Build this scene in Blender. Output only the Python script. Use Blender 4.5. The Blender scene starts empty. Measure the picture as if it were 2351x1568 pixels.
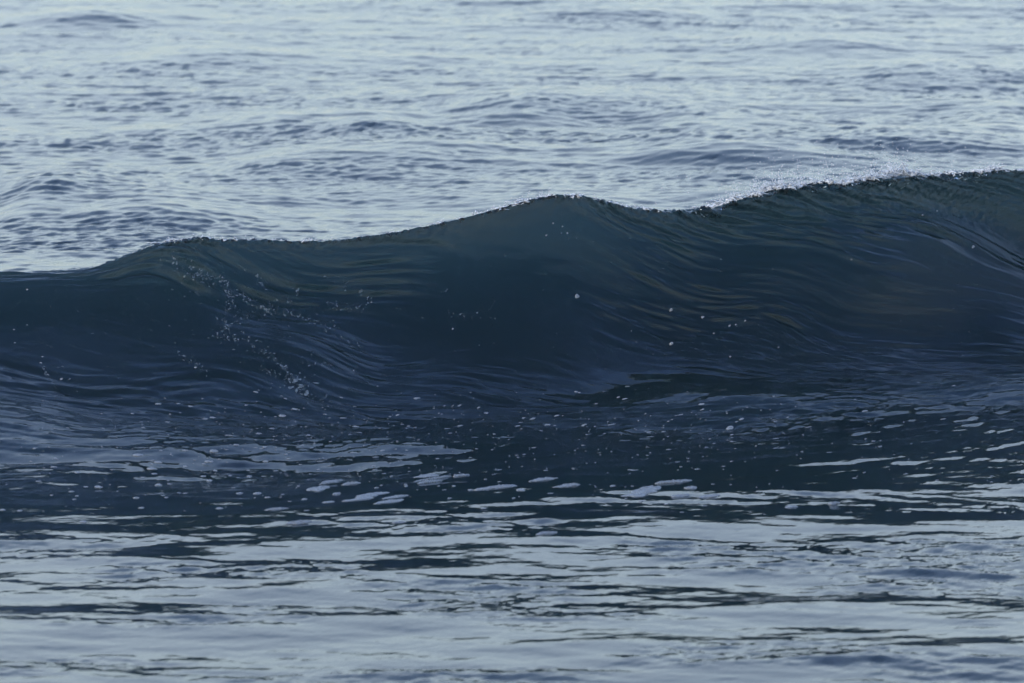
import bpy, math
import numpy as np

R = math.radians
scene = bpy.context.scene
col = scene.collection

# ------------------------------------------------------------------ camera
CAM_H = 4.6
PITCH = 7.0
LENS = 200.0
cam_data = bpy.data.cameras.new("camera")
cam = bpy.data.objects.new("camera", cam_data)
col.objects.link(cam)
cam.location = (0.0, 0.0, CAM_H)
cam.rotation_euler = (R(90.0 - PITCH), 0.0, 0.0)
cam_data.lens = LENS
cam_data.sensor_width = 36.0
cam_data.clip_start = 0.5
cam_data.clip_end = 6000.0
cam_data.dof.use_dof = True
cam_data.dof.focus_distance = 36.3
cam_data.dof.aperture_fstop = 4.6
scene.camera = cam

# ------------------------------------------------------------------ sky and sun
SUN_EL, SUN_AZ = 24.0, 235.0          # azimuth clockwise from +Y (north)
world = bpy.data.worlds.new("World")
scene.world = world
world.use_nodes = True
wn, wl = world.node_tree.nodes, world.node_tree.links
wn.clear()
w_out = wn.new('ShaderNodeOutputWorld')
w_bg = wn.new('ShaderNodeBackground')
w_sky = wn.new('ShaderNodeTexSky')
w_sky.sky_type = 'NISHITA'
w_sky.sun_disc = False
w_sky.sun_elevation = R(SUN_EL)
w_sky.sun_rotation = R(SUN_AZ)
w_sky.dust_density = 1.0
w_sky.ozone_density = 2.0
w_tc = wn.new('ShaderNodeTexCoord')
w_map = wn.new('ShaderNodeMapping')
w_map.inputs['Scale'].default_value = (1.6, 1.6, 6.0)
w_noise = wn.new('ShaderNodeTexNoise')
w_noise.inputs['Scale'].default_value = 1.7
w_noise.inputs['Detail'].default_value = 5.0
w_noise.inputs['Roughness'].default_value = 0.55
w_ramp = wn.new('ShaderNodeMapRange')
w_ramp.inputs['From Min'].default_value = 0.38
w_ramp.inputs['From Max'].default_value = 0.62
w_ramp.inputs['To Min'].default_value = 0.55
w_ramp.inputs['To Max'].default_value = 0.96
w_mix = wn.new('ShaderNodeMix')
w_mix.data_type = 'RGBA'
# thin cloud veil over the blue sky: grey overhead, paler near the horizon
w_sep = wn.new('ShaderNodeSeparateXYZ')
w_el = wn.new('ShaderNodeValToRGB')
cr = w_el.color_ramp
cr.elements[0].position = 0.0
cr.elements[0].color = (5.3, 6.2, 6.7, 1)
cr.elements[1].position = 1.0
cr.elements[1].color = (1.1, 2.1, 5.0, 1)
e = cr.elements.new(0.12); e.color = (5.7, 6.9, 7.6, 1)
e = cr.elements.new(0.26); e.color = (8.2, 9.8, 11.8, 1)
e = cr.elements.new(0.75); e.color = (1.9, 3.5, 8.0, 1)
e = cr.elements.new(0.45); e.color = (4.5, 6.4, 10.2, 1)
wl.new(w_tc.outputs['Generated'], w_map.inputs['Vector'])
wl.new(w_map.outputs['Vector'], w_noise.inputs['Vector'])
wl.new(w_noise.outputs['Fac'], w_ramp.inputs['Value'])
wl.new(w_ramp.outputs['Result'], w_mix.inputs['Factor'])
wl.new(w_tc.outputs['Generated'], w_sep.inputs['Vector'])
wl.new(w_sep.outputs['Z'], w_el.inputs['Fac'])
wl.new(w_sky.outputs['Color'], w_mix.inputs['A'])
wl.new(w_el.outputs['Color'], w_mix.inputs['B'])
wl.new(w_mix.outputs['Result'], w_bg.inputs['Color'])
w_bg.inputs['Strength'].default_value = 0.1
wl.new(w_bg.outputs['Background'], w_out.inputs['Surface'])

sun_data = bpy.data.lights.new("sun", 'SUN')
sun_data.energy = 1.4
sun_data.angle = R(14.0)
sun_data.color = (1.0, 0.95, 0.88)
sun = bpy.data.objects.new("sun", sun_data)
col.objects.link(sun)
sun.rotation_euler = (R(90.0 - SUN_EL), 0.0, R(180.0 - SUN_AZ))

scene.view_settings.view_transform = 'Standard'
scene.view_settings.look = 'None'
scene.view_settings.gamma = 1.0
scene.view_settings.exposure = 0.7
scene.cycles.max_bounces = 10
scene.cycles.volume_bounces = 3
scene.cycles.caustics_reflective = False
scene.cycles.caustics_refractive = False

# ------------------------------------------------------------------ helpers
def tag(o, label=None, cat=None, group=None, kind=None):
    if label: o['label'] = label
    if cat: o['category'] = cat
    if group: o['group'] = group
    if kind: o['kind'] = kind
    return o

def sstep(a, b, x):
    t = np.clip((x - a) / (b - a), 0, 1)
    return t * t * (3 - 2 * t)

def tile(seed, L, lam0, lam_min, n=1024, power=2.2, spread=1.0, angle=0.0, aniso=1.0):
    """periodic random water surface, L metres wide; crests run along x; y slope has rms 1"""
    rng = np.random.default_rng(seed)
    k = np.fft.fftfreq(n, L / n) * 2 * np.pi
    kx, ky = np.meshgrid(k, k, indexing='ij')
    c, s = math.cos(angle), math.sin(angle)
    ux, uy = (kx * c + ky * s) * aniso, -kx * s + ky * c
    K = np.hypot(ux, uy) + 1e-9
    k0, kc = 2 * np.pi / lam0, 2 * np.pi / lam_min
    amp = K ** (-power) * np.exp(-0.6 * (k0 / K) ** 2.5) * np.exp(-(K / kc) ** 2)
    amp *= (np.abs(uy) / K) ** spread
    amp[0, 0] = 0
    F = amp * (rng.normal(size=(n, n)) + 1j * rng.normal(size=(n, n)))
    h = np.fft.ifft2(F).real
    sl = np.gradient(h, L / n, axis=1)
    h = h / sl.std()
    return h.astype(np.float32), L

def samp(t, x, y):
    """Catmull-Rom sample of a periodic tile"""
    h, L = t
    n = h.shape[0]
    fx, fy = np.asarray(x) * (n / L), np.asarray(y) * (n / L)
    ix, iy = np.floor(fx).astype(np.int64), np.floor(fy).astype(np.int64)
    tx, ty = (fx - ix).astype(np.float32), (fy - iy).astype(np.float32)
    def w(t):
        return (-0.5*t + t*t - 0.5*t**3, 1 - 2.5*t*t + 1.5*t**3,
                0.5*t + 2*t*t - 1.5*t**3, -0.5*t*t + 0.5*t**3)
    wx, wy = w(tx), w(ty)
    out = np.zeros(np.broadcast(fx, fy).shape, np.float32)
    for a in range(4):
        r = np.zeros_like(out)
        xa = (ix + a - 1) % n
        for b in range(4):
            r += wy[b] * h[xa, (iy + b - 1) % n]
        out += wx[a] * r
    return out

F = 2351 * LENS / 36.0            # measured in the photograph at 2351 x 1568
def ang(v):                       # degrees below the horizon of a picture row
    return PITCH + np.degrees(np.arctan((np.asarray(v, float) - 784.0) / F))

# ------------------------------------------------------------------ wave layout
# the crest as measured: picture column, row
CREST = np.array([
 (-1200,690),(-600,640),(-250,618),(0,623),(100,618),(200,611),(240,600),(270,590),(310,573),(350,559),(400,550),(470,546),
 (550,546),(620,549),(680,551),(750,550),(800,547),(850,541),(920,528),(1000,511),(1080,494),(1150,474),(1200,460),
 (1240,450),(1300,444),(1340,446),(1370,453),(1410,464),(1450,474),(1530,480),(1600,481),(1640,474),(1700,457),
 (1770,435),(1850,424),(1920,421),(2000,411),(2060,402),(2130,399),(2200,401),(2250,393),(2300,386),(2351,387),
 (2600,400),(3000,430),(3600,470)], float)
Y_LEFT, Y_MID, Y_RIGHT = 34.1, 35.1, 37.4      # distance of the crest at both picture edges
def obl(x):
    u = np.clip(x / 3.4, -3.0, 3.0)
    u = 3.0 * np.tanh(u / 3.0)
    return Y_MID + (Y_RIGHT - Y_LEFT) / 2 * u + 0.50 * u * np.tanh(u) + 0.08 * np.sin(x * 1.9 + 1.0)
_xs = np.linspace(-9, 9, 1801)
_px = 1175.5 + _xs * F / obl(_xs)
_v = np.interp(_px, CREST[:, 0], CREST[:, 1])
_v = np.convolve(np.pad(_v, 9, mode='edge'), np.hanning(19)**2 / (np.hanning(19)**2).sum(), 'valid')
_zc = CAM_H - obl(_xs) * np.tan(np.radians(ang(_v)))
def crest_z(x):
    return np.interp(x, _xs, _zc)

# ------------------------------------------------------------------ the grid
def rows():
    t, out = -14.5, []
    front = []
    y = -14.5
    st = 0.05
    while y > -60:
        front.append(y); y -= st; st *= 1.12
    out = front[::-1]
    t = -14.5
    while t < 42.0:
        out.append(t)
        if t < -2.4: d = 0.020 + 0.012 * (t + 14.5) / 12.1
        elif t < -2.1: d = 0.018
        elif t < 0.12: d = 0.0062
        elif t < 6.5: d = min(0.05, 0.008 + 0.03 * (t - 0.12))
        else: d = 0.028 + 0.0020 * (t - 6.5)
        t += d
    st = 0.14
    while t < 4500:
        out.append(t); t += st; st *= 1.07
    return np.array(out)
T = rows()
inner = np.linspace(-1.10, 1.10, 1240)
g, o, st = [], 1.10, inner[1] - inner[0]
while o < 30:
    st *= 1.10; o += st; g.append(o)
XI = np.concatenate([-np.array(g)[::-1], inner, np.array(g)])
HW = 0.0905 * np.maximum(T + 37.4, 6.0)
nr, nc = len(T), len(XI)
print("grid", nr, nc)
X = XI[None, :] * HW[:, None]
TT = np.broadcast_to(T[:, None], X.shape)
YC = obl(X)
ZC = crest_z(X)

# face length and the part of the height carried by a long low toe
def face_z(x, t):
    zc = crest_z(x)
    L = 1.60 + 0.3 * sstep(1.4, 3.0, x) + 0.35 * sstep(-0.5, -2.6, x) + 0.08 * np.sin(x * 1.3)
    a = 0.44 * sstep(-0.6, -2.7, x) + 0.06 + 0.12 * sstep(1.6, 3.2, x)
    Lt = 2.8 + 1.6 * sstep(-0.5, -2.8, x)
    p = 2.55
    f = np.clip((L + t) / L, 0, 1)
    wl = sstep(-1.9, -2.9, x)
    s1 = (1 - wl) * f ** p + wl * (0.35 * f ** 1.6 + 0.65 * f * f * (3 - 2 * f))
    s2 = np.clip((Lt + t) / Lt, 0, 1) ** 1.9
    front = zc * ((1 - a) * s1 + a * s2)
    tb = np.maximum(t, 0)
    back = zc * (0.93 / (1 + (tb / 1.5) ** 1.6) + 0.07 / (1 + (tb / 12) ** 2))
    z = np.where(t < 0, front, back)
    dip = -0.04 * np.exp(-((t + 2.6) / 0.9) ** 2)
    return z + dip

Z = face_z(X, TT)
Y = YC + TT
# the crest leans forward, most on the right
lean = (0.08 + 0.08 * sstep(-0.3, 2.6, X)) * np.clip(Z / np.maximum(ZC, .2), 0, 1) ** 5 * np.exp(-np.maximum(TT, 0) / 0.5)
Y = Y - lean
S = np.concatenate([[0], np.cumsum(np.hypot(np.diff(T), np.diff(face_z(np.zeros(nr), T))))])
S = S - np.interp(0, T, S)
SS = np.broadcast_to(S[:, None], X.shape)

def normals(X, Y, Z):
    def d(A, ax, q):
        return np.gradient(A, axis=ax)
    ax_, ay_, az_ = d(X, 1, 0), d(Y, 1, 0), d(Z, 1, 0)
    bx, by, bz = d(X, 0, 0), d(Y, 0, 0), d(Z, 0, 0)
    nx, ny, nz = ay_ * bz - az_ * by, az_ * bx - ax_ * bz, ax_ * by - ay_ * bx
    l = np.sqrt(nx * nx + ny * ny + nz * nz) + 1e-20
    return nx / l, ny / l, nz / l

NX, NY, NZ = normals(X, Y, Z)

# ---- masks along the profile
behind = sstep(0.25, 3.0, TT)
front = sstep(-3.7, -6.0, TT)                       # open foreground
trough = sstep(-0.9, -2.4, TT) * (1 - front) * (1 - 0.55 * sstep(-1.7, -2.6, X))
face = sstep(-3.0, -1.6, TT) * (1 - sstep(0.0, 0.3, TT))
near_crest = np.exp(-np.maximum(-TT, 0) / (0.05 + 0.07 * sstep(1.0, 2.2, X))) * np.exp(-np.maximum(TT, 0) / 0.25)
fade = 1 / (1 + (np.maximum(TT - 45, 0) / 60) ** 2)

D = np.zeros(X.shape, np.float32)
# open sea behind
swell = tile(1, 64, 5.5, 0.9, power=2.7, spread=1.6, angle=R(5), aniso=1.3)
chop = tile(2, 24, 0.38, 0.12, power=2.0, spread=1.0, angle=R(-6), aniso=1.25)
rip = tile(3, 9, 0.17, 0.05, power=2.0, spread=0.8, angle=R(-9), aniso=1.2)
gs = tile(14, 60, 9.0, 3.0, power=2.6, spread=0.6, aniso=1.5)
gust = 0.95 + 0.40 * sstep(-1.0, 1.2, samp(gs, X * 1.2, Y * 0.7) / gs[0].std())
mid = tile(15, 33, 1.6, 0.4, power=2.5, spread=1.0, angle=R(-12), aniso=1.2)
D += behind * fade * samp(mid, X, Y) * 0.032
D += behind * fade * samp(swell, X, Y) * 0.022
D += behind * fade * samp(chop, X, Y) * 0.064 * gust
mod = 0.6 + 0.5 * np.clip(samp(swell, X + 9, Y * 1.3 + 5) * 0.8, -1, 1)
D += (behind + 0.25 * face) * fade * samp(rip, X, SS) * (0.095 + 0.045 * behind) * mod * gust
SWELLS = [(1330,268,330,.15),(1650,302,190,.10),(330,528,230,.15),(1000,378,260,.10),(650,302,190,.09),(470,140,170,.10),
 (200,52,190,.16),(1700,392,260,.12),(2080,365,330,.12),(640,402,150,.08),(860,320,120,.10),(2150,192,170,.10),(1450,372,300,.06),
 (120,462,150,.08),(1180,292,160,.08),(860,415,240,.08),(1420,40,200,.10),(60,520,90,.08),(2300,300,120,.09),(1900,120,200,.08)]
for px, v, w, a in SWELLS:
    yy = CAM_H / math.tan(math.radians(float(ang(v)))); xx = (px - 1175.5) / F * yy; ww = w / F * yy
    dy = Y - (yy + 0.10 * ww * np.sin((X - xx) / ww * 1.3 + px))
    sg = np.where(dy < 0, 1.1, 2.2)
    Z += a * 1.0 * np.exp(-((X - xx) / ww) ** 2 - (dy / sg) ** 2) * (TT > 2)
# open water in front
roll = tile(4, 20, 2.0, 0.40, power=2.4, spread=0.9, angle=R(4), aniso=1.2)
wr = tile(5, 10, 0.42, 0.09, power=2.2, spread=1.0, angle=R(-6), aniso=1.4)
fine = tile(6, 5, 0.10, 0.030, power=2.0, spread=0.8, angle=R(6), aniso=1.3)
patch = sstep(-0.1, 0.9, samp(roll, X * .8 + 3, Y * .9 + 7) / roll[0].std())
lg = tile(16, 40, 4.5, 1.2, power=2.6, spread=1.0, angle=R(-6), aniso=1.2)
D += front * samp(lg, X, Y) * 0.008
D += front * samp(roll, X, Y) * 0.034
D += front * samp(wr, X, Y) * (0.020 + 0.065 * patch)
D += front * samp(fine, X, Y) * (0.022 + 0.075 * patch)
# sheltered trough
quiet = 1 - 0.7 * sstep(-2.9, -4.0, TT) * (1 - 0.75 * sstep(1.1, 2.5, X))
D += trough * samp(roll, X + 5, SS * 1.1) * 0.011
D += trough * samp(wr, X + 2, SS) * 0.075 * quiet
D += trough * samp(fine, X, SS) * 0.075 * quiet
# streaks drawn up the face
up = np.clip(SS + 2.4, 0, 3)
h1 = 0.10 * X + 0.50 * np.logaddexp(0, (X - 0.2) * 1.8) + 0.07 * np.logaddexp(0, (X + 2.4) * 3.0)
warp = tile(13, 14, 1.6, 0.7, power=2.6, spread=0.0)
psi = SS + h1 * (0.30 + 0.19 * up) + 0.05 * samp(warp, X, SS * 1.4) / warp[0].std()
st1 = tile(7, 8, 0.17, 0.045, power=2.15, spread=0.8, aniso=3.6)
st2 = tile(8, 6, 0.07, 0.028, power=2.0, spread=1.0, aniso=5.0)
fm = tile(9, 16, 2.2, 0.8, power=2.6, spread=0.0, aniso=1.3)
m2 = 0.12 + 0.88 * sstep(-0.6, 1.5, samp(fm, X, psi * 1.5) / fm[0].std() + 0.5 * sstep(0.6, 2.4, X))
D += face * sstep(-0.03, -0.45, SS) * samp(fm, X + 4, psi) * (0.09 + 0.02 * sstep(0.8, 2.2, X))
D += face * samp(st1, X, psi) * (0.17 + 0.25 * sstep(0.3, 1.8, X) * sstep(-1.6, -0.7, SS)) * m2
D += face * samp(st2, X, psi) * (0.11 + 0.11 * sstep(0.3, 1.8, X)) * m2
top = face * sstep(-0.95, -0.25, SS + 0.1 * np.sin(X * 2.3))
rg = tile(12, 9, 0.22, 0.05, power=2.1, spread=2.0, angle=R(-5), aniso=3.5)
D += top * samp(rg, X, psi) * (0.32 + 0.22 * sstep(-0.2, -1.2, X)) * sstep(-0.6, 1.4, samp(fm, X * 1.3 + 8, psi * 2.5) / fm[0].std())
low = sstep(-3.4, -1.8, TT) * (1 - sstep(-1.3, -0.5, TT))
D += low * samp(wr, X * 0.9 + 1, psi * 1.1) * 0.055
# torn crest
ct = tile(10, 3, 0.09, 0.014, power=1.6, spread=0.0, aniso=1.0)
cm = tile(11, 12, 0.8, 0.15, power=2.0, spread=0.0)
rough = 0.5 + 0.5 * sstep(-0.5, 1.0, samp(cm, X, SS * 0) / cm[0].std()) + 0.6 * sstep(1.5, 3.0, X)
D += near_crest * samp(ct, X, SS) * 0.42 * rough * sstep(-3.2, -2.2, X)
X = X + NX * D; Y = Y + NY * D; Z = Z + NZ * D
NX, NY, NZ = normals(X, Y, Z)

# ------------------------------------------------------------------ materials
def new_mat(name):
    m = bpy.data.materials.new(name); m.use_nodes = True
    return m, m.node_tree.nodes, m.node_tree.links, m.node_tree.nodes['Principled BSDF']

water_mat, n, l, b = new_mat("sea_water")
geo = n.new('ShaderNodeNewGeometry')
mp = n.new('ShaderNodeMapping'); mp.inputs['Scale'].default_value = (0.35, 0.5, 0.9)
nz = n.new('ShaderNodeTexNoise'); nz.inputs['Scale'].default_value = 1.0; nz.inputs['Detail'].default_value = 3.0
rp = n.new('ShaderNodeValToRGB')
rp.color_ramp.elements[0].position = 0.40; rp.color_ramp.elements[0].color = (0.012, 0.032, 0.042, 1)
rp.color_ramp.elements[1].position = 0.66; rp.color_ramp.elements[1].color = (0.026, 0.026, 0.026, 1)
l.new(geo.outputs['Position'], mp.inputs['Vector']); l.new(mp.outputs['Vector'], nz.inputs['Vector'])
l.new(nz.outputs['Fac'], rp.inputs['Fac']); l.new(rp.outputs['Color'], b.inputs['Base Color'])
b.inputs['IOR'].default_value = 1.333
b.inputs['Roughness'].default_value = 0.04
bn = n.new('ShaderNodeTexNoise'); bn.inputs['Scale'].default_value = 26.0; bn.inputs['Detail'].default_value = 2.0
bm_ = n.new('ShaderNodeMapping'); bm_.inputs['Scale'].default_value = (0.6, 1.0, 1.0)
bp = n.new('ShaderNodeBump'); bp.inputs['Strength'].default_value = 0.35; bp.inputs['Distance'].default_value = 0.002
l.new(geo.outputs['Position'], bm_.inputs['Vector']); l.new(bm_.outputs['Vector'], bn.inputs['Vector'])
l.new(bn.outputs['Fac'], bp.inputs['Height']); l.new(bp.outputs['Normal'], b.inputs['Normal'])

b.inputs['Transmission Weight'].default_value = 1.0
b.inputs['Base Color'].default_value = (1, 1, 1, 1)
for lk in list(l):
    if lk.to_socket == b.inputs['Base Color']: l.remove(lk)
va = n.new('ShaderNodeVolumeAbsorption'); va.inputs['Color'].default_value = (0.10, 0.42, 0.46, 1); va.inputs['Density'].default_value = 3.1
vs = n.new('ShaderNodeVolumeScatter'); vs.inputs['Color'].default_value = (0.82, 0.97, 0.96, 1); vs.inputs['Density'].default_value = 0.48
vs.inputs['Anisotropy'].default_value = 0.3
ad = n.new('ShaderNodeAddShader'); mo = n['Material Output']
l.new(va.outputs[0], ad.inputs[0]); l.new(vs.outputs[0], ad.inputs[1]); l.new(ad.outputs[0], mo.inputs['Volume'])
# ------------------------------------------------------------------ water and wave meshes
def grid_mesh(name, r0, r1, c0=0, c1=None):
    c1 = nc if c1 is None else c1
    xs, ys, zs = X[r0:r1, c0:c1], Y[r0:r1, c0:c1], Z[r0:r1, c0:c1]
    h, w = xs.shape
    co = np.stack([xs, ys, zs], -1).reshape(-1, 3).astype(np.float32)
    i = (np.arange(h - 1)[:, None] * w + np.arange(w - 1)[None, :]).ravel()
    q = np.stack([i, i + 1, i + w + 1, i + w], -1).astype(np.int32)
    return co, q, np.stack([NX[r0:r1, c0:c1], NY[r0:r1, c0:c1], NZ[r0:r1, c0:c1]], -1).reshape(-1, 3).astype(np.float32)

def build(name, co, q, nrm, mat, parent=None):
    me = bpy.data.meshes.new(name)
    me.vertices.add(len(co)); me.vertices.foreach_set('co', co.ravel())
    k = q.shape[1]
    me.loops.add(q.size); me.loops.foreach_set('vertex_index', q.ravel())
    me.polygons.add(len(q))
    me.polygons.foreach_set('loop_start', np.arange(0, q.size, k, dtype=np.int32))
    me.polygons.foreach_set('loop_total', np.full(len(q), k, np.int32))
    me.update(calc_edges=True)
    me.polygons.foreach_set('use_smooth', np.ones(len(q), bool))
    if nrm is not None:
        me.normals_split_custom_set_from_vertices(nrm)
    me.materials.append(mat)
    o = bpy.data.objects.new(name, me); col.objects.link(o)
    if parent: o.parent = parent
    return o

r_a = int(np.searchsorted(T, -2.5)); r_b = int(np.searchsorted(T, 3.2))
c1_, q1_, n1_ = grid_mesh('a', 0, r_a + 1)
c2_, q2_, n2_ = grid_mesh('b', r_b, nr)
water = build('water', np.vstack([c1_, c2_]), np.vstack([q1_, q2_ + len(c1_)]), np.vstack([n1_, n2_]), water_mat)
tag(water, 'open sea, rippled silvery blue before and behind the breaking wave', 'sea', kind='structure')
cw, qw, nw = grid_mesh('w', r_a, r_b + 1)
wave = build('wave', cw, qw, nw, water_mat)
tag(wave, 'dark steep wave rearing up across the whole frame, its crest about to break', 'wave')
sb_mat, n, l, b = new_mat("dark_sand")
b.inputs['Base Color'].default_value = (0.05, 0.042, 0.034, 1); b.inputs['Roughness'].default_value = 0.9
x0, y0, y1, zb = 900.0, -30.0, 4600.0, -1.1
sb = build('seabed', np.array([(-x0,y0,zb),(x0,y0,zb),(x0,y1,zb),(-x0,y1,zb)], np.float32), np.array([[0,1,2,3]], np.int32), None, sb_mat)
tag(sb, kind='structure')

# ------------------------------------------------------------------ placing things on the water
ok = np.where((T > -14) & (T < 0.06))[0][::3]
okc = np.where(np.abs(XI) < 1.1)[0][::3]
_cp, _sp = math.cos(R(PITCH)), math.sin(R(PITCH))
def project(x, y, z):
    d = y * _cp - (z - CAM_H) * _sp
    h = y * _sp + (z - CAM_H) * _cp
    return 1175.5 + F * x / d, 784.0 - F * h / d
_u, _w = project(X[np.ix_(ok, okc)], Y[np.ix_(ok, okc)], Z[np.ix_(ok, okc)])
def locate(px, v):
    """grid coordinates (row, column) of the visible water at a place measured in the photograph"""
    d = (_u - px) ** 2 + (_w - v) ** 2
    i = int(np.argmin(d)); a, b = divmod(i, d.shape[1])
    return float(ok[a]) + rng.uniform(-1.5, 1.5), float(okc[b]) + rng.uniform(-1.5, 1.5)
POS = np.stack([X, Y, Z], -1); NOR = np.stack([NX, NY, NZ], -1)
def surf(r, c):
    r = np.clip(r, 0, nr - 2.001); c = np.clip(c, 0, nc - 2.001)
    i, j = np.floor(r).astype(int), np.floor(c).astype(int)
    a, b = (r - i)[..., None], (c - j)[..., None]
    def g(A): return (A[i, j]*(1-a)*(1-b) + A[i+1, j]*a*(1-b) + A[i, j+1]*(1-a)*b + A[i+1, j+1]*a*b)
    return g(POS), g(NOR)
def scale_at(r, c):
    i, j = int(r), int(c)
    i = min(max(i, 8), nr - 9)
    sr = np.linalg.norm(POS[i + 8, j] - POS[i - 8, j]) / 16
    sc = np.linalg.norm(POS[i, j + 8] - POS[i, j - 8]) / 16
    return sr, sc
rng = np.random.default_rng(77)

def blob(r, c, w, d, h, ang_, nth=28, nrg=6, lobes=0.25, rough=0.25):
    """a domed clump of froth w by d metres lying on the water; closed below by a skirt under the surface"""
    sr, sc = scale_at(r, c)
    th = np.arange(nth) * 2 * np.pi / nth
    out = np.ones(nth)
    for k in range(2, 7):
        out += lobes / k * rng.normal() * np.cos(k * th + rng.uniform(0, 6.3))
    out = np.clip(out, 0.45, 1.6)
    co = []
    prof = [(0.0, 1.0), (0.35, 0.95), (0.62, 0.8), (0.82, 0.6), (0.94, 0.35), (1.0, 0.02), (0.97, -0.35)]
    for q, (rad, hh) in enumerate(prof):
        m = 1 if q == 0 else nth
        t_ = th[:m]; o_ = out[:m] if q else np.zeros(1)
        a = rad * o_ * np.cos(t_) * w / 2; b = rad * o_ * np.sin(t_) * d / 2
        ca, sa = math.cos(ang_), math.sin(ang_)
        a, b = a * ca - b * sa, a * sa + b * ca
        p, nn = surf(r + b / sr, c + a / sc)
        hz = h * hh * (1 + rough * rng.normal(size=m)) if hh > 0.1 else np.full(m, h * hh)
        co.append(p + nn * hz[:, None])
    co = np.vstack(co)
    tri = []
    for k in range(nth):
        k2 = (k + 1) % nth
        tri.append((0, 1 + k, 1 + k2))
        for q in range(1, len(prof) - 1):
            a0, b0 = 1 + (q - 1) * nth, 1 + q * nth
            tri += [(a0 + k, b0 + k, b0 + k2), (a0 + k, b0 + k2, a0 + k2)]
    return co, np.array(tri, np.int32)

def merge(parts):
    cs, ts, k = [], [], 0
    for c_, t_ in parts:
        cs.append(c_); ts.append(t_ + k); k += len(c_)
    return np.vstack(cs).astype(np.float32), np.vstack(ts).astype(np.int32)

def place(name, co, tri, mat, label, cat, group=None):
    base = co.mean(0); base[2] = co[:, 2].min()
    o = build(name, (co - base).astype(np.float32), tri, None, mat)
    o.location = base
    return tag(o, label, cat, group)

foam_mat, n, l, b = new_mat("sea_foam")
b.inputs['Base Color'].default_value = (0.21, 0.225, 0.23, 1); b.inputs['Roughness'].default_value = 0.35
b.inputs['Subsurface Weight'].default_value = 0.3; b.inputs['Subsurface Radius'].default_value = (.01, .012, .015); b.inputs['Subsurface Scale'].default_value = 1.0
vo = n.new('ShaderNodeTexVoronoi'); vo.inputs['Scale'].default_value = 90.0
ge = n.new('ShaderNodeNewGeometry'); bu = n.new('ShaderNodeBump'); bu.inputs['Strength'].default_value = 0.8; bu.inputs['Distance'].default_value = 0.006
l.new(ge.outputs['Position'], vo.inputs['Vector']); l.new(vo.outputs['Distance'], bu.inputs['Height']); l.new(bu.outputs['Normal'], b.inputs['Normal'])
lace_mat, n, l, b = new_mat("thin_foam")
b.inputs['Base Color'].default_value = (0.24, 0.28, 0.31, 1); b.inputs['Roughness'].default_value = 0.4
b.inputs['Alpha'].default_value = 0.40

def z8(x, y, w): return ((1100 + x / 1.959) * .574, (1750 + y / 1.959) * .574, w / 1.959 * .574)
def z4(x, y, w): return ((2048 + x / 1.148) * .574, (1500 + y / 1.148) * .574, w / 1.148 * .574)
def z3(x, y, w): return ((x / 1.148) * .574, (1500 + y / 1.148) * .574, w / 1.148 * .574)
def z2(x, y, w): return ((2048 + x / 1.148) * .574, (500 + y / 1.148) * .574, w / 1.148 * .574)
def z1(x, y, w): return ((x / 1.148) * .574, (600 + y / 1.148) * .574, w / 1.148 * .574)

RAFTS = [
 (z8(430,360,230), 0.22, 'thin sliver of froth above the broad raft, left end of the raft cluster'),
 (z8(335,402,225), 0.9, 'broad pointed froth raft at the left end of the raft cluster'),
 (z8(577,364,165), 0.5, 'short froth raft right of the thin sliver in the left cluster'),
 (z8(415,500,115), 0.7, 'small froth raft below the broad pointed raft, left of the long raft'),
 (z8(730,468,400), 0.35, 'longest froth raft, ragged and pale, in the centre of the dark trough'),
 (z8(925,486,330), 0.4, 'lumpy froth raft overlapping the right end of the longest raft'),
 (z8(1195,303,230), 0.5, 'flat froth raft above the slanted strip in the middle of the trough'),
 (z8(1240,342,320), 0.16, 'long slanted froth strip touching the raft above centre'),
 (z8(1470,303,150), 0.5, 'rounded froth raft at the upper right end of the slanted strip'),
 (z8(1750,397,345), 0.35, 'dented froth raft lying alone on dark water right of centre'),
 (z8(2105,335,250), 0.3, 'flat straight froth bar above its neighbour right of centre'),
 (z8(2290,392,250), 0.3, 'flat froth bar below the straight bar right of centre'),
 (z8(490,443,90), 0.6, 'tiny froth raft between the broad raft and the longest raft'),
 (z8(20,562,200), 0.2, 'narrow level froth bar just left of centre above the bright ripples'),
 (z8(200,648,220), 0.5, 'ragged froth patch at the edge of the bright water left of centre'),
 (z8(970,668,130), 0.4, 'small froth patch at the edge of the bright water near centre'),
 (z4(610,528,225), 0.5, 'widest froth raft of the right cluster, ragged lower edge'),
 (z4(775,547,115), 0.5, 'oval froth raft right of the widest raft in the right cluster'),
 (z4(820,515,80), 0.7, 'small rounded froth raft above the oval one in the right cluster'),
 (z4(740,487,190), 0.25, 'thin froth bar at the top of the right cluster'),
 (z4(900,555,120), 0.5, 'faint froth raft at the far right of the right cluster'),
 (z4(1285,607,70), 0.8, 'lone bubbly clump on the boundary of the bright water right of centre'),
 (z4(1490,590,66), 0.6, 'lone oval froth clump right of the bubbly clump on the bright boundary'),
 (z4(160,727,130), 0.4, 'frothy patch on the bright ripples just right of centre'),
]
PXM = lambda v: CAM_H / math.sin(math.radians(float(ang(v)))) / F       # metres per picture unit on the water
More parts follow.
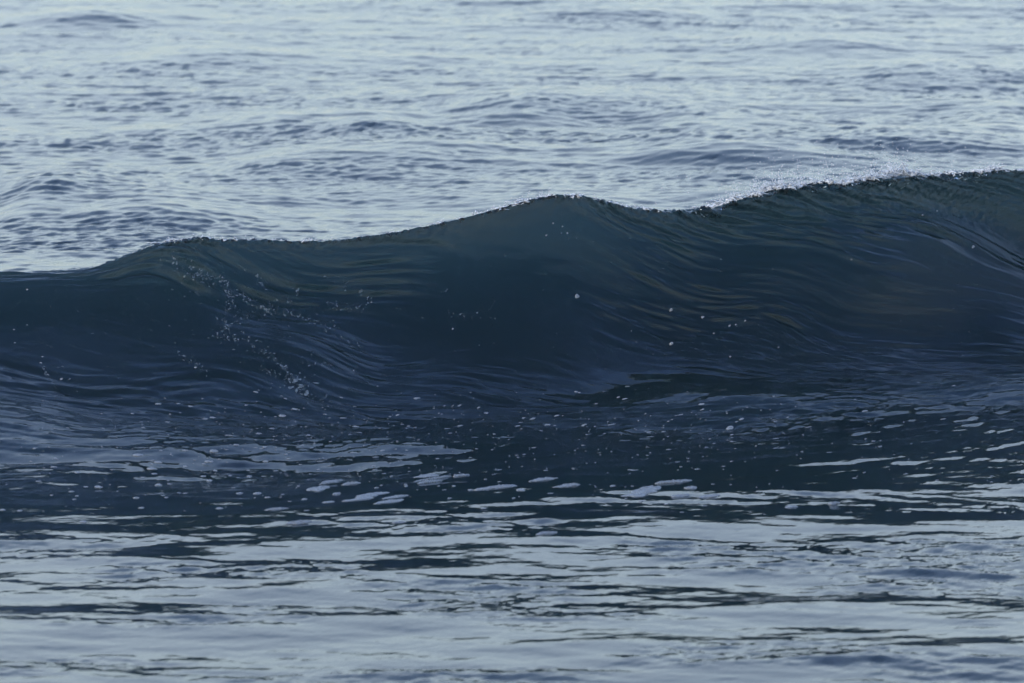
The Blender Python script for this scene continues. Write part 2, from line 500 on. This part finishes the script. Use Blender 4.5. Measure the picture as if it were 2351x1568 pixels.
for k, ((px, v, w), asp, lab) in enumerate(RAFTS):
    r, c = locate(px, v)
    m = w * PXM(v) * 0.92
    parts = []
    nb = max(1, int(round(w / 42)))
    slant = 0.35 * (1 if k in (0, 4, 5, 7, 16) else 0.1)
    dep = min(asp * m, 0.17)
    sr, sc = scale_at(r, c)
    for j in range(nb):
        t_ = 0 if nb == 1 else (j / (nb - 1) - 0.5)
        ww = m if nb == 1 else m / nb * rng.uniform(1.5, 2.1)
        a = t_ * (m - ww)
        parts.append(blob(r + (t_ * m * slant * 2 + rng.normal() * 0.08 * dep) / sr, c + a / sc, ww, dep * rng.uniform(0.75, 1.15), rng.uniform(0.005, 0.010), slant, nth=36, lobes=0.3, rough=0.35))
    co, tri = merge(parts)
    place('foam_patch', co, tri, foam_mat, lab, 'foam patch', 'froth rafts floating in the dark trough')

CLUMPS = {
 'domed bubble clump floating on the dark water left of the froth rafts': [z3(*q) for q in
  [(990,355,52),(640,377,60),(740,392,48),(850,368,40),(700,417,60),(700,450,36),(938,455,36),(970,488,34),(735,507,46),(770,497,28),(845,432,28),
   (935,400,22),(960,405,34),(975,418,28),(985,432,26),(1015,378,24),(1080,330,35),(1195,270,38),(1225,398,38),(1055,458,22),(1150,455,34),
   (390,510,28),(455,510,50),(320,540,34),(355,553,22),(237,545,20),(240,418,38),(362,453,34),(630,568,34),(770,565,24),(640,618,36),
   (1000,617,42),(345,577,24),(375,677,48),(1210,338,30),(22,625,36),(80,632,30),(1140,430,22),(1175,545,50),(1222,555,34),(1110,545,40)]],
 'small domed bubble clump floating among or right of the froth rafts': [z3(*q) for q in
  [(1380,430,20),(1418,463,20),(1800,463,24),(2010,383,30),(1370,510,20),(1390,567,36),(1730,523,30),(1865,510,24),(1760,505,20),(2160,528,28)]] +
  [z8(*q) for q in [(1360,478,50),(1955,422,60),(1530,413,58),(1870,476,44),(1640,315,36),(1385,390,46),(1030,377,44)]] +
  [z4(*q) for q in [(530,570,20),(590,578,40),(460,510,36),(710,582,26),(1870,40,46),(2025,47,34),(1000,240,50),(40,532,50)]],
 'round bubble clump clinging to the dark face of the wave': [z2(*q) for q in
  [(300,787,38),(732,832,24),(883,894,26),(1000,930,18),(728,1003,30),(926,967,16),(1068,904,12),(2113,554,28),(1885,410,16),(1955,403,14),
   (192,464,14),(222,464,14),(165,504,18),(250,504,14),(1565,617,12),(1030,923,11),(1227,1025,12),(1010,1067,12)]] +
  [z1(*q) for q in [(1705,702,14),(2087,818,16),(187,970,20),(197,951,12),(287,1050,20),(1625,1010,14),(58,890,14),(62,829,12),(118,643,16),(908,995,20)]],
}
for lab, lst in CLUMPS.items():
    for (px, v, w) in lst:
        r, c = locate(px, v)
        m = max(w, 7.0) * 36.0 / F * (0.62 if 'clinging' in lab else 0.72)
        co, tri = blob(r, c, m, m * rng.uniform(0.7, 1.0), m * 0.13, rng.uniform(-.3, .3), nth=16, lobes=0.15, rough=0.15)
        place('foam_clump', co, tri, foam_mat, lab, 'foam clump', lab.replace('domed bubble clump', 'bubble clumps').replace('round bubble clump', 'bubble clumps'))

# uncountable flecks: a lacy trail on the left of the face, and specks on the trough
LACE = [[(880,540),(940,600),(1030,590),(1040,640),(1060,690),(1030,770),(1060,810),(990,850),(1080,860),(1150,885),(1220,930),(1300,985)],
 [(1300,985),(1330,1050),(1380,1090),(1430,1140)],[(1320,1060),(1370,1050),(1390,1100),(1400,1130)],
 [(1050,650),(1140,680),(1190,720),(1280,715)],[(1200,580),(1190,610),(1220,630)],[(1080,790),(1150,760),(1260,740)],
 [(1280,730),(1400,770),(1500,820),(1580,870),(1660,920)],[(1360,640),(1340,700)],[(1480,690),(1560,720),(1640,730),(1700,700)],
 [(1380,970),(1480,980),(1570,1005),(1640,1010)],[(1180,1000),(1230,1020),(1290,1030)],
 [(190,975),(215,1030),(250,1070),(250,1110),(290,1190)],[(800,910),(860,960),(960,1010)],[(2050,745),(2140,760),(2230,740),(2260,710)],
 [(780,500),(860,560),(940,580)],[(1440,1130),(1520,1160),(1600,1180)],[(870,640),(930,660)],[(1480,580),(1600,620),(1700,680)]]
LW = [1.0,1.4,1.5,1.0,.9,.7,.7,.6,.6,.6,.7,.7,.4,.4,.8,.4,.3,.4]
lace = []
for ln, wt in zip(LACE, LW):
    for a_, b_ in zip(ln[:-1], ln[1:]):
        L_ = math.hypot(b_[0] - a_[0], b_[1] - a_[1])
        for q in range(int(L_ * 0.42 * wt) + 1):
            t_ = rng.uniform(0, 1)
            j = rng.normal(size=2) * 11 * (0.4 + wt * 0.5) + (rng.normal(size=2) * 26 if rng.random() < 0.18 else 0)
            px, v, _ = z1(a_[0] + (b_[0] - a_[0]) * t_ + j[0], a_[1] + (b_[1] - a_[1]) * t_ + j[1], 1)
            r, c = locate(px, v)
            m = 0.0035 + 0.008 * rng.random() ** 3 + (0.020 * rng.random() if wt > 1.2 and rng.random() < .05 else 0)
            lace.append(blob(r, c, m * rng.uniform(.8, 2), m * rng.uniform(.6, 1.3), 0.0012, rng.uniform(0, 3), nth=9, lobes=0.4, rough=0.1))
for q in range(260):
    px, v = rng.uniform(0, 2351), rng.uniform(540, 900)
    r, c = locate(px, v)
    m = 0.005 + 0.006 * rng.random() ** 2
    lace.append(blob(r, c, m, m, 0.002, 0, nth=7))
co, tri = merge(lace)
lo = place('foam_lace', co, tri, lace_mat, 'lacy trail of broken foam flecks climbing the left of the wave face', 'foam')
lo['kind'] = 'stuff'
sp = []
for q in range(700):
    u_ = rng.random()
    if u_ < 0.45: px, v = rng.normal(720, 330), rng.normal(1010, 55)
    elif u_ < 0.75: px, v = rng.normal(1400, 330), rng.normal(985, 50)
    else: px, v = rng.uniform(0, 2351), rng.normal(1080, 60)
    if not (880 < v < 1180 and -40 < px < 2390): continue
    r, c = locate(px, v)
    m = 0.005 + 0.017 * rng.random() ** 4
    sp.append(blob(r, c, m * rng.uniform(1.2, 2.6), m, 0.0022, rng.uniform(-.3, .3), nth=9, lobes=0.3, rough=0.1))
co, tri = merge(sp)
lo = place('foam_flecks', co, tri, foam_mat, 'scattered small foam flecks on the dark water at the wave foot', 'foam')
lo['kind'] = 'stuff'

# ------------------------------------------------------------------ splashes along the crest (parts of the wave)
spray_mat, n, l, b = new_mat("spray_water")
b.inputs['Base Color'].default_value = (0.84, 0.86, 0.88, 1); b.inputs['Roughness'].default_value = 0.12
b.inputs['IOR'].default_value = 1.333; b.inputs['Transmission Weight'].default_value = 0.25
r0c = int(np.searchsorted(T, 0.0))
def crest_pt(px):
    """highest visible point of the crest in the column through px"""
    d = np.abs(_u[-3] - px); j = int(okc[int(np.argmin(d))])
    rr = np.arange(r0c - 25, r0c + 30)
    k = rr[np.argmin(project(X[rr, j], Y[rr, j], Z[rr, j])[1])]
    p = POS[k, j].copy(); p[0] += rng.uniform(-0.008, 0.008); return p

def tube(path, rad, nseg=6, flat=1.0):
    path = np.array(path); rad = np.array(rad)
    d = np.gradient(path, axis=0); d /= np.linalg.norm(d, axis=1)[:, None] + 1e-9
    up_ = np.array([0.13, 1.0, 0.21]); s1 = np.cross(d, up_); s1 /= np.linalg.norm(s1, axis=1)[:, None] + 1e-9
    s2 = np.cross(d, s1)
    th = np.arange(nseg) * 2 * np.pi / nseg
    ring = path[:, None] + rad[:, None, None] * (np.cos(th)[None, :, None] * s1[:, None] + flat * np.sin(th)[None, :, None] * s2[:, None])
    co = ring.reshape(-1, 3); m = len(path); tri = []
    for i in range(m - 1):
        for k in range(nseg):
            a, b_, c_, d_ = i*nseg+k, i*nseg+(k+1) % nseg, (i+1)*nseg+(k+1) % nseg, (i+1)*nseg+k
            tri += [(a, b_, c_), (a, c_, d_)]
    for k in range(1, nseg - 1):
        tri.append((0, k + 1, k)); e0 = (m - 1) * nseg; tri.append((e0, e0 + k, e0 + k + 1))
    return co, np.array(tri, np.int32)

def drop(p, r_):
    c0 = np.array([(0,0,1.1),(0,0,-1),(1,0,0),(-1,0,0),(0,1,0),(0,-1,0),(.6,.6,.6),(-.6,.6,.6),(.6,-.6,.6),(-.6,-.6,.6),(.6,.6,-.6),(-.6,.6,-.6),(.6,-.6,-.6),(-.6,-.6,-.6)])
    t0 = [(0,6,7),(0,7,9),(0,9,8),(0,8,6),(2,6,8),(2,8,12),(2,12,10),(2,10,6),(4,7,6),(4,6,10),(4,10,11),(4,11,7),
          (3,9,7),(3,7,11),(3,11,13),(3,13,9),(5,8,9),(5,9,13),(5,13,12),(5,12,8),(1,10,12),(1,12,13),(1,13,11),(1,11,10)]
    return p + c0 * r_, np.array(t0, np.int32)

def flame(p, h, w):
    """a torn tongue of water: flattened, wandering, tapered"""
    k = 6; path = [p - np.array([0, 0, 0.012])]
    d = np.array([rng.normal() * 0.7, -0.2 + rng.normal() * 0.3, 1.0])
    for i in range(1, k):
        d = d + rng.normal(size=3) * 0.45; d[2] = abs(d[2]) * (1 - 0.12 * i)
        path.append(path[-1] + d / np.linalg.norm(d) * h / (k - 1))
    tt = np.linspace(0, 1, k)
    return tube(path, w * (1 - tt) ** 0.7 * (1 + 0.35 * rng.normal(size=k)).clip(.3) + 0.0008, flat=0.35)

def ligament(p, h, reach, rad):
    k = 9; tt = np.linspace(0, 1, k)
    sx = rng.normal() * reach
    path = np.stack([p[0] + sx * tt + 0.01 * np.sin(tt * 5 + rng.uniform(0, 6)), p[1] - 0.06 * tt * rng.random() + 0.01 * rng.normal(size=k),
                     p[2] - 0.01 + h * (tt * 1.9 - tt ** 2 * rng.uniform(0.9, 2.0))], -1)
    path += rng.normal(size=path.shape) * 0.0025
    return tube(path, rad * (1.3 - 0.9 * tt) * (1 + 0.4 * rng.normal(size=k)).clip(.3), nseg=5)

def splash(label, spans, parent):
    """spans: (px0, px1, shards, max height m, ligaments, drops)"""
    pr = []
    for (a, b_, ns, hh, nl, nd) in spans:
        cen, wid = (a + b_) / 2, (b_ - a) / 2
        cl = rng.uniform(a, b_, size=max(3, int((b_ - a) / 16)))
        pick = lambda: float(np.clip(rng.choice(cl) + rng.normal() * 4.5, a, b_)) if rng.random() < 0.8 else rng.uniform(a, b_)
        for q in range(int(ns * 0.7)):
            px = pick(); e_ = 0.35 + 0.65 * math.cos((px - cen) / wid * 1.45)
            pr.append(flame(crest_pt(px) + np.array([0, rng.uniform(-.02, .05), 0]), 0.75 * hh * e_ * (0.25 + 0.75 * rng.random() ** 2), rng.uniform(.006, .018)))
        for q in range(nl // 2):
            px = pick(); e_ = 0.35 + 0.65 * math.cos((px - cen) / wid * 1.45)
            pr.append(ligament(crest_pt(px) + np.array([0, rng.uniform(-.01, .06), 0]), hh * 0.9 * e_ * rng.uniform(.3, 1), 0.04, rng.uniform(.002, .005)))
        for q in range(nd):
            px = pick() + rng.normal() * 5; e_ = 0.35 + 0.65 * max(0, math.cos((px - cen) / wid * 1.3))
            p = crest_pt(px) + np.array([0, rng.uniform(-.05, .12), abs(rng.normal()) * hh * 0.55 * e_])
            pr.append(drop(p, rng.uniform(.0012, .0045)))
    co, tri = merge(pr)
    o = build('splash', co, tri, None, spray_mat, parent)
    o['label'] = label; o['kind'] = 'stuff'
splash('tall torn plume of spray on the right hump', [(1985, 2055, 90, .10, 90, 120), (2030, 2110, 140, .15, 130, 170), (2090, 2190, 90, .05, 30, 50)], wave)
splash('low pale spray running along the rising right shoulder', [(1635, 1760, 220, .08, 110, 260), (1720, 1870, 240, .09, 150, 360), (1830, 2010, 260, .08, 130, 420)], wave)
splash('small splash near the right edge', [(2190, 2240, 20, .02, 6, 12), (2235, 2290, 90, .07, 60, 80), (2290, 2370, 50, .025, 16, 20)], wave)
splash('glassy nicks and beads along the centre hump', [(1000, 1160, 90, .03, 16, 30), (1130, 1260, 120, .035, 30, 50), (1240, 1340, 90, .04, 20, 30), (1320, 1520, 110, .022, 12, 24), (1520, 1640, 40, .02, 12, 16)], wave)
splash('thin beaded lip along the left hump', [(330, 480, 110, .016, 14, 24), (470, 690, 70, .012, 4, 14), (690, 740, 30, .025, 14, 24), (740, 1000, 60, .012, 4, 14)], wave)
dr = []
for q in range(420):
    px = rng.choice([rng.normal(1800, 90), rng.normal(1980, 90), rng.uniform(1500, 2250)])
    p = crest_pt(px) + np.array([0, rng.uniform(-.1, .5), 0.02 + abs(rng.normal()) * 0.10])
    dr.append(drop(p, rng.uniform(.0012, .0038)))
co, tri = merge(dr)
o = build('spray_droplets', co, tri, None, spray_mat, wave); o['kind'] = 'stuff'
